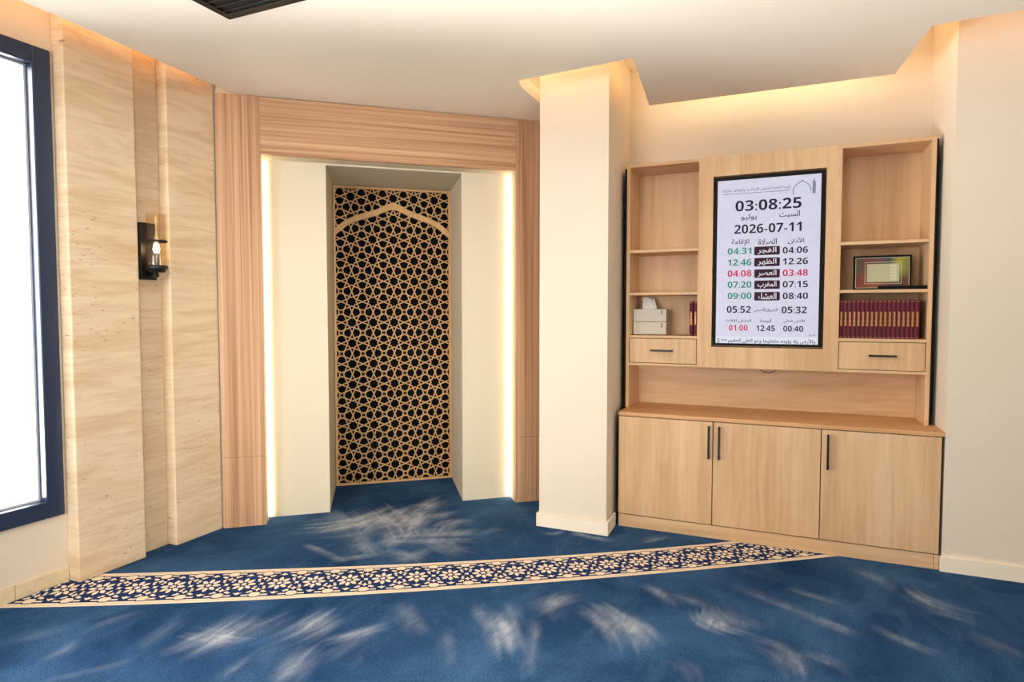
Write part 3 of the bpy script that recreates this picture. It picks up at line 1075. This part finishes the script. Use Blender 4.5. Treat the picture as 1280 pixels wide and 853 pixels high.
for kind, s, x0, x1, zc, h, ci in TXT:
    if kind in 'bl':
        y = fy + .0024
        q = [(x0, zc - h / 2), (x1, zc - h / 2), (x1, zc + h / 2), (x0, zc + h / 2)]
        if kind == 'b' and ci == 4:
            r = 0.006
            q = []
            for cx, cz, a0 in ((x1 - r, zc + h / 2 - r, 0), (x0 + r, zc + h / 2 - r, 90), (x0 + r, zc - h / 2 + r, 180), (x1 - r, zc - h / 2 + r, 270)):
                for a in (0, 30, 60, 90):
                    q.append((cx + r * math.cos(R(a0 + a)), cz + r * math.sin(R(a0 + a))))
        mb.poly([(x - TX, y, z - TZ0) for x, z in q], ci)
        continue
    vs, fs = text_mesh(arabic(s) if kind == 'a' else digits(s), 0.0 if kind == 'd' else 0.010)
    ax0, ax1 = min(v.x for v in vs), max(v.x for v in vs)
    az0, az1 = min(v.y for v in vs), max(v.y for v in vs)
    kx, kz = (x1 - x0) / (ax1 - ax0), h / (az1 - az0)
    vv = [mb.bm.verts.new((x0 + (v.x - ax0) * kx - TX, fy + .0014, zc - h / 2 + (v.y - az0) * kz - TZ0)) for v in vs]
    for f in fs:
        try:
            mb.bm.faces.new([vv[i] for i in f]).material_index = ci
        except ValueError:
            pass
# emblem: dome outline and a minaret of three bars


def ribbon(pts, w, ci):
    for a, b in zip(pts, pts[1:]):
        d = Vector((b[0] - a[0], b[1] - a[1])).normalized() * w / 2
        n = Vector((-d.y, d.x))
        q = [(a[0] - d.x * .5 + n.x, a[1] - d.y * .5 + n.y), (a[0] - d.x * .5 - n.x, a[1] - d.y * .5 - n.y), (b[0] + d.x * .5 - n.x, b[1] + d.y * .5 - n.y), (b[0] + d.x * .5 + n.x, b[1] + d.y * .5 + n.y)]
        mb.poly([(x - TX, fy + .0014, z - TZ0) for x, z in q], ci)


dome = [(0.0055, 2.1126), (0.003, 2.128), (0.006, 2.146), (0.016, 2.164), (0.030, 2.177), (0.046, 2.185), (0.053, 2.195),
        (0.060, 2.185), (0.076, 2.177), (0.090, 2.164), (0.099, 2.147), (0.102, 2.128)]
ribbon(dome, 0.0038, 6)
for bx, bt in ((0.1120, 2.186), (0.1180, 2.198), (0.1240, 2.180)):
    ribbon([(bx, 2.113), (bx, bt)], 0.0046, 6)
mb.build('lettering', LETTER, scr, recalc=False)

# ------------------------------------------------------------------ books
BW, BH, BD = 0.0222, 0.226, 0.165


def make_book():
    b = thing('book', 'x', 'book')
    mb = MB()
    n = 7
    sp = [(-BW / 2 + BW * i / (n - 1), 0.0038 * (1 - math.sin(math.pi * i / (n - 1)))) for i in range(n)]
    poly = sp + [(BW / 2, BD), (BW / 2 - .0022, BD), (BW / 2 - .0022, 0.009), (-BW / 2 + .0022, 0.009), (-BW / 2 + .0022, BD), (-BW / 2, BD)]
    mb.prism(poly, 0, BH)
    mb.build('cover', M['maroon'], b)
    MB().box(-BW / 2 + .0023, BW / 2 - .0023, 0.0095, BD - .004, 0.004, BH - .004).build('pages', M['paper'], b)

    def band(z0, z1, name, mat, inset=0.0022, e=0.0006):
        mb = MB()
        ps = [(x, y) for x, y in sp if abs(x) <= BW / 2 - inset + 1e-6]
        for (xa, ya), (xb, yb) in zip(ps, ps[1:]):
            mb.poly([(xa, ya - e, z0), (xb, yb - e, z0), (xb, yb - e, z1), (xa, ya - e, z1)])
        mb.build(name, mat, b, recalc=False)
    # title block: gold lattice of small bars
    mb = MB()
    ps = [(x, y) for x, y in sp if abs(x) <= BW / 2 - .0035]
    ps = ps if len(ps) > 2 else sp[1:-1]
    random.seed(3)
    for r_ in range(11):
        z = 0.074 + r_ * 0.0076
        w = BW / 2 - .0045 - random.random() * .002
        o_ = (random.random() - .5) * .002
        mb.poly([(-w + o_, -.0007, z), (w + o_, -.0007, z), (w + o_, -.0007, z + .0052), (-w + o_, -.0007, z + .0052)])
    mb.box(-.0012, .0012, -.0008, 0.0, 0.072, 0.160)
    mb.build('title', M['gold'], b, recalc=False)
    band(0.006, 0.0085, 'gilt_line', M['gold'], 0.001)
    band(0.2165, 0.219, 'gilt_line', M['gold'], 0.001)
    return b


ORD = ['first', 'second', 'third', 'fourth', 'fifth', 'sixth', 'seventh', 'eighth', 'ninth', 'tenth', 'eleventh', 'twelfth', 'thirteenth', 'fourteenth',
       'fifteenth', 'sixteenth', 'seventeenth', 'eighteenth']
proto = make_book()
SHZ = 1.243
for i in range(18):
    o = proto if i == 0 else copy_tree(proto)
    o.location = (0.2795 + i * 0.02265, UF + .014 + (0.0015 if i % 3 == 1 else 0), SHZ)
    o['group'] = 'maroon volumes on the right shelf'
    o['label'] = ('%s maroon gold-titled volume from the left, in the row of eighteen below the framed picture' % ORD[i]) if i < 17 else \
        'last maroon gold-titled volume at the right end of the row below the framed picture'
for i in range(2):
    o = copy_tree(proto)
    o.location = (-0.5875 + i * 0.0265, UF + .014, SHZ)
    o['group'] = 'maroon volumes on the left shelf'
    o['label'] = ['maroon gold-titled volume on the tissue box shelf, the one nearer the boxes',
                  'maroon gold-titled volume on the tissue box shelf, against the divider'][i]

# ------------------------------------------------------------------ tissue boxes
TW, TD, TBH = 0.223, 0.115, 0.0855


def tissue_box(z, label, with_tissue):
    b = thing('tissue_box', label, 'tissue box', (-0.873, UF + .095, z), R(1.5), 'tissue boxes on the left shelf')
    MB().box(-TW / 2, TW / 2, 0, TD, 0.0, TBH, 0.004, seg=2).build('carton', M['card'], b)
    mb = MB()
    for q in range(3):
        mb.box(0.078, 0.086, -.0006, 0.001, 0.050 + q * .010, 0.0575 + q * .010)
    mb.build('logo_mark', M['ink'], b)
    if with_tissue:
        mb = MB()
        nx_, nz_ = 14, 8
        g = []
        for j in range(nz_ + 1):
            v_ = j / nz_
            row = []
            for i in range(nx_ + 1):
                u = i / nx_
                w = 0.100 - .006 * v_
                x = -0.058 + (u * w) - 0.013 * v_ + 0.006 * math.sin(u * 3 + v_)
                y = 0.055 + 0.010 * math.sin(u * 7 + v_ * 2) * (0.4 + v_) + 0.014 * v_
                z_ = TBH - .004 + v_ * (0.082 + 0.006 * math.sin(u * 5) - 0.010 * max(0, u - .8) * 5 * .4)
                row.append(mb.bm.verts.new((x, y, z_)))
            g.append(row)
        for j in range(nz_):
            for i in range(nx_):
                f = mb.bm.faces.new((g[j][i], g[j][i + 1], g[j + 1][i + 1], g[j + 1][i]))
                f.smooth = True
        o = mb.build('tissue', M['tissue'], b)
        so = o.modifiers.new('thickness', 'SOLIDIFY')
        so.thickness = 0.0008
    return b


tissue_box(SHZ + .003, 'lower grey-white tissue box of the stack on the left shelf', False)
tissue_box(SHZ + .003 + TBH + .0015, 'upper grey-white tissue box with a tissue pulled out of its top', True)

# ------------------------------------------------------------------ framed picture and the flat case before it
pf = thing('picture_frame', 'black framed colourful picture with a silver patterned panel, leaning on the right shelf', 'picture', (0.494, UF + .105, 1.530), R(-2))
W2, H2 = 0.150, 0.206
TL = Matrix.Rotation(R(-7), 4, 'X')


def leaned(mb):
    for v in mb.bm.verts:
        v.co = TL @ v.co
    return mb


mb = MB()
fw = 0.011
for a in ((-W2, -W2 + fw, 0, H2), (W2 - fw, W2, 0, H2), (-W2 + fw, W2 - fw, 0, fw), (-W2 + fw, W2 - fw, H2 - fw, H2)):
    mb.box(a[0], a[1], -0.004, 0.014, a[2], a[3], 0.0015)
leaned(mb).build('frame', M['matt_black'], pf)
mb = MB()
g = 0.0035
for a in ((-W2 + fw, -W2 + fw + g, fw, H2 - fw), (W2 - fw - g, W2 - fw, fw, H2 - fw), (-W2 + fw + g, W2 - fw - g, fw, fw + g), (-W2 + fw + g, W2 - fw - g, H2 - fw - g, H2 - fw)):
    mb.box(a[0], a[1], -0.001, 0.004, a[2], a[3])
leaned(mb).build('slip', plain('silver_slip', lin(186, 180, 168), 0.35, 0.5), pf)
t = NT('picture_field')
v = t.coords((1, 1, 1), jitter=False)
sep = t.n('ShaderNodeSeparateXYZ')
t.l(v, sep.inputs[0])
gx = t.math('ADD', t.math('MULTIPLY', sep.outputs['X'], 3.6), 0.5)
gz = t.math('MULTIPLY', sep.outputs['Z'], 5.0)
nn = t.math('MULTIPLY', t.math('SUBTRACT', t.noise(v, 9, 2), 0.5), 0.22)
topc = t.ramp(t.math('ADD', gx, nn), [(0.0, lin(70, 84, 34)), (0.22, lin(120, 44, 34)), (0.45, lin(104, 66, 70)), (0.62, lin(44, 70, 70)), (0.80, lin(172, 160, 40)), (1.0, lin(96, 112, 48))])
botc = t.ramp(t.math('ADD', gx, nn), [(0.0, lin(132, 38, 22)), (0.3, lin(150, 84, 40)), (0.55, lin(120, 50, 30)), (0.8, lin(46, 66, 52)), (1.0, lin(112, 40, 26))])
t.l(t.mix(t.ramp(t.math('ADD', gz, nn), [(0.30, (0, 0, 0, 1)), (0.62, (1, 1, 1, 1))]), botc, topc), t.b.inputs['Base Color'])
t.b.inputs['Roughness'].default_value = 0.3
mb = MB()
mb.box(-W2 + fw + g, W2 - fw - g, 0.001, 0.006, fw + g, H2 - fw - g)
leaned(mb).build('field', t.m, pf)
silver = plain('silver_panel', lin(184, 184, 148), 0.4, 0.25)
lace = plain('silver_lace', lin(214, 210, 188), 0.4, 0.3)
mb = MB()
px0, px1, pz0, pz1 = -0.088, 0.098, 0.038, 0.166
mb.box(px0 + .010, px1 - .010, -0.0002, 0.0009, pz0 + .010, pz1 - .010, mi=0)
for (a, b, n_) in (((px0, pz0), (px1, pz0), 30), ((px0, pz1), (px1, pz1), 30), ((px0, pz0), (px0, pz1), 20), ((px1, pz0), (px1, pz1), 20)):
    for i in range(n_):
        u = (i + .5) / n_
        x, z = a[0] + (b[0] - a[0]) * u, a[1] + (b[1] - a[1]) * u
        mb.box(x - .0019, x + .0019, -0.0012, 0.0009, z - .0019, z + .0019, mi=1)
for i in range(16):       # ornament column at the right of the panel
    z = pz0 + .016 + i * .0064
    for k in range(3):
        x = 0.046 + k * .011 + (.004 if i % 2 else 0)
        r_ = .0028 + .0012 * ((i * 7 + k * 3) % 3)
        mb.poly([(x + r_ * math.cos(R(a)), -0.0008, z + r_ * math.sin(R(a))) for a in range(0, 360, 60)], 1)
leaned(mb).build('panel', [silver, lace], pf)

MB_ = MB()
MB_.box(-0.187, 0.187, 0, 0.075, 0.0, 0.009, 0.002)
MB_.box(-0.060, 0.187, 0, 0.075, 0.012, 0.021, 0.002)
MB_.box(-0.060, 0.187, 0.004, 0.075, 0.009, 0.012)
o = MB_.build('flat_case', [M['matt_black']])
o.location = (0.529, UF + .012, 1.5292)
tag(o, 'thin black flat case lying on the shelf before the framed picture', 'case')

# ------------------------------------------------------------------ wall lamp
SY = 2.487
lamp = thing('wall_lamp', 'lit black wall lamp with a clear glass cylinder in the travertine recess', 'wall lamp', (LX + .016, SY, 1.585))
# local: x out of the wall, y along it
MB().box(0, 0.022, -0.050, 0.050, 0.0, 0.325, 0.004, seg=2).build('backplate', M['black'], lamp)
GX = 0.088
mb = MB()
mb.tube([(0.02, 0, 0.035), (0.05, 0, 0.022), (0.070, 0, 0.020), (GX, 0, 0.030), (GX, 0, 0.052)], 0.011, 12)
mb.lathe([(0, 0.010), (0.014, 0.012), (0.020, 0.022), (0.014, 0.032), (0, 0.034)], 16, GX - .012, 0)
mb.build('arm', M['black'], lamp)
mb = MB()
mb.lathe([(0, 0.040), (0.040, 0.040), (0.046, 0.046), (0.046, 0.056), (0.054, 0.058), (0.056, 0.062), (0.056, 0.078), (0.051, 0.080), (0, 0.078)], 40, GX, 0)
mb.build('dish', M['black'], lamp)
mb = MB()
mb.lathe([(0.0510, 0.080), (0.0510, 0.372), (0.0490, 0.372), (0.0490, 0.080)], 48, GX, 0)
mb.build('glass_cylinder', M['lamp_glass'], lamp)
mb = MB()
mb.lathe([(0.0514, 0.212), (0.0570, 0.212), (0.0570, 0.222), (0.0514, 0.222), (0.0514, 0.212)], 48, GX, 0)
mb.box(0.015, 0.038, -0.005, 0.005, 0.213, 0.221)
mb.build('ring', M['black'], lamp)
mb = MB()
mb.lathe([(0, 0.078), (0.0135, 0.078), (0.0135, 0.148), (0.009, 0.150), (0, 0.150)], 20, GX, 0)
mb.build('candle_sleeve', M['candle'], lamp)
mb = MB()
mb.lathe([(0, 0.150), (0.009, 0.150), (0.017, 0.166), (0.0175, 0.176), (0.012, 0.194), (0.005, 0.206), (0, 0.210)], 20, GX, 0)
mb.build('bulb', M['bulb'], lamp)

# ------------------------------------------------------------------ black slot diffuser in the ceiling
vx0, vx1, vy0, vy1 = -2.425, -1.2, 1.80, 2.222
vent = thing('ceiling_vent', 'black slotted air vent set in the ceiling', 'vent', ((vx0 + vx1) / 2, (vy0 + vy1) / 2, CZ))
hx, hy = (vx1 - vx0) / 2, (vy1 - vy0) / 2
fwv = 0.040
mb = MB()
for a in ((-hx, hx, -hy, -hy + fwv), (-hx, hx, hy - fwv, hy), (-hx, -hx + fwv, -hy + fwv, hy - fwv), (hx - fwv, hx, -hy + fwv, hy - fwv)):
    mb.box(a[0], a[1], a[2], a[3], -0.010, 0.0, 0.001)
mb.build('frame', plain('vent_black', lin(22, 20, 15), 0.5, 0, 0.2), vent)
MB().box(-hx + .005, hx - .005, -hy + .005, hy - .005, -0.0015, -0.0002).build('plenum', plain('plenum_black', lin(4, 4, 5), 0.9), vent)
vslat = plain('vent_slat', lin(44, 44, 42), 0.35, 0.2)
ns = 8
for i in range(ns):
    y = -hy + fwv + (i + .5) * (2 * hy - 2 * fwv) / ns
    mb = MB()
    mb.poly([(-hx + fwv, y - .013, -.0095), (hx - fwv, y - .013, -.0095), (hx - fwv, y + .005, -.003), (-hx + fwv, y + .005, -.003)])
    mb.poly([(-hx + fwv, y - .013, -.0095), (hx - fwv, y - .013, -.0095), (hx - fwv, y - .010, -.0098), (-hx + fwv, y - .010, -.0098)])
    mb.poly([(-hx + fwv, y - .010, -.0098), (hx - fwv, y - .010, -.0098), (hx - fwv, y + .007, -.0025), (-hx + fwv, y + .007, -.0025)])
    mb.build('slat', vslat, vent)

# ------------------------------------------------------------------ patterned prayer row strip woven into the carpet
TOPC = (0.0088142, 0.09055302, 0.83388248, 4.23321226)
BOTC = (-1.12580256e-03, 3.16844098e-02, 7.39748239e-01, 3.78538080)


def pv(c_, x):
    return ((c_[0] * x + c_[1]) * x + c_[2]) * x + c_[3]


# walk along the centre line, measuring arc length
cxs = np.linspace(-3.95, 0.75, 471)
cen = []
for x in cxs:
    yt, yb = pv(TOPC, x), pv(BOTC, x)
    cen.append((x, (yt + yb) / 2))
cen = np.array(cen)
dS = np.hypot(*np.diff(cen, axis=0).T)
arc = np.concatenate([[0], np.cumsum(dS)])
tang = np.gradient(cen, axis=0)
tang /= np.linalg.norm(tang, axis=1)[:, None]
nor = np.stack([-tang[:, 1], tang[:, 0]], 1)
halfw = np.array([0.5 * (pv(TOPC, x) - pv(BOTC, x)) * tang[i, 0] for i, x in enumerate(cxs)])


def at(u, v_, z):
    x = np.interp(u, arc, cen[:, 0])
    y = np.interp(u, arc, cen[:, 1])
    nx_ = np.interp(u, arc, nor[:, 0])
    ny_ = np.interp(u, arc, nor[:, 1])
    h = np.interp(u, arc, halfw)
    return (x + nx_ * v_ * 2 * h, y + ny_ * v_ * 2 * h, z)


mb = MB()


def lane(v0, v1, z, mi):
    us = np.linspace(0, arc[-1], 160)
    a = [mb.bm.verts.new(at(u, v0, z)) for u in us]
    b = [mb.bm.verts.new(at(u, v1, z)) for u in us]
    for i in range(len(us) - 1):
        mb.bm.faces.new((a[i], a[i + 1], b[i + 1], b[i])).material_index = mi


lane(-.5, .5, 0.0020, 1)
lane(-.385, .385, 0.0024, 0)
for v0, v1, mi in ((.443, .455, 3), (-.455, -.443, 3), (.385, .397, 2), (-.397, -.385, 2)):
    lane(v0, v1, 0.0026, mi)

PER = 0.1755
WID = 0.30


def motif(u0, pts, z, mi):
    """pts in metres relative to the motif centre line"""
    mb.poly([at(u0 + a, b / WID, z) for a, b in pts], mi)


def rot(pts, ang, dx=0, dy=0):
    c_, s_ = math.cos(R(ang)), math.sin(R(ang))
    return [(x * c_ - y * s_ + dx, x * s_ + y * c_ + dy) for x, y in pts]


def star(n, ro, ri, ph=0):
    return [((ro if i % 2 == 0 else ri) * math.cos(R(ph + 180 * i / n)), (ro if i % 2 == 0 else ri) * math.sin(R(ph + 180 * i / n))) for i in range(2 * n)]


petal = [(0.019, 0), (0.029, 0.0105), (0.047, 0.0105), (0.061, 0), (0.047, -0.0105), (0.029, -0.0105)]
small = [(0.0, 0.012), (0.0098, 0), (0, -0.012), (-0.0098, 0)]
octa = [(-.026, .010), (-.017, .014), (-.017, .019), (.017, .019), (.017, .014), (.026, .010), (.026, -.010), (.017, -.014), (.017, -.019), (-.017, -.019), (-.017, -.014), (-.026, -.010)]
crown = [(-.022, -.006), (-.008, -.003), (0, -.012), (.008, -.003), (.022, -.006), (.010, .007), (0, .015), (-.010, .007)]
arrow = [(-.012, .004), (.004, .009), (.012, -.004), (.002, -.008), (-.006, -.004)]
dash = [(-.018, .0058), (.018, .0058), (.018, -.0058), (-.018, -.0058)]
um = float(np.interp(-2.46, cen[:, 0], arc)) + PER / 2
n0 = int(um // PER) + 1
for k in range(-n0, int((arc[-1] - um) / PER) + 1):
    u = um + k * PER
    Z = 0.0030
    motif(u, star(6, 0.0165, 0.0095, 0), Z, 1)
    for a in range(8):
        motif(u, rot(petal, 22.5 + a * 45 if False else a * 45), Z, 1)
    for sgn in (1, -1):
        motif(u, rot([(x, y * sgn) for x, y in crown], 0, 0, sgn * 0.086), Z, 1)
        for q in (-.043, .043):
            motif(u, rot(dash, 0, q, sgn * 0.104), Z, 1)
            motif(u, rot([(x * (1 if q > 0 else -1), y * sgn) for x, y in arrow], 0, q * 1.12, sgn * 0.076), Z, 1)
            motif(u, rot(small, 25 * sgn * (1 if q < 0 else -1), q * 1.45, sgn * 0.043), Z, 1)
        uu = u + PER / 2
        motif(uu, rot([(x * 1.22, y * 1.28) for x, y in octa], 0, 0, sgn * .1), 0.0030, 2)
        motif(uu, rot(octa, 0, 0, sgn * .1), 0.0034, 1)
        motif(uu, rot(star(4, .019, .008, 0), 0, 0, sgn * .054), Z, 1)
        for q in (-.030, .030):
            motif(uu, rot(small, 40 * sgn * (1 if q > 0 else -1), q * .95, sgn * .071), Z, 1)
    motif(u + PER / 2, star(4, .016, .008, 45), Z, 1)
    for q in (-.019, .019):
        for sgn in (1, -1):
            motif(u + PER / 2, rot([(x * .8, y * .8) for x, y in small], 45 * sgn, q * 1.1, sgn * .027), Z, 1)
for co, no in (((0, 3.999, 0), (0, 1, 0)), ((LX + .014, 0, 0), (-1, 0, 0))):
    bmesh.ops.bisect_plane(mb.bm, geom=list(mb.bm.verts) + list(mb.bm.edges) + list(mb.bm.faces), plane_co=co, plane_no=no, clear_outer=True)
o = mb.build('carpet_strip', [M['strip_navy'], M['strip_cream'], M['strip_dark'], M['strip_tan']])
tag(o, 'cream and navy patterned strip woven across the blue carpet', 'carpet strip')
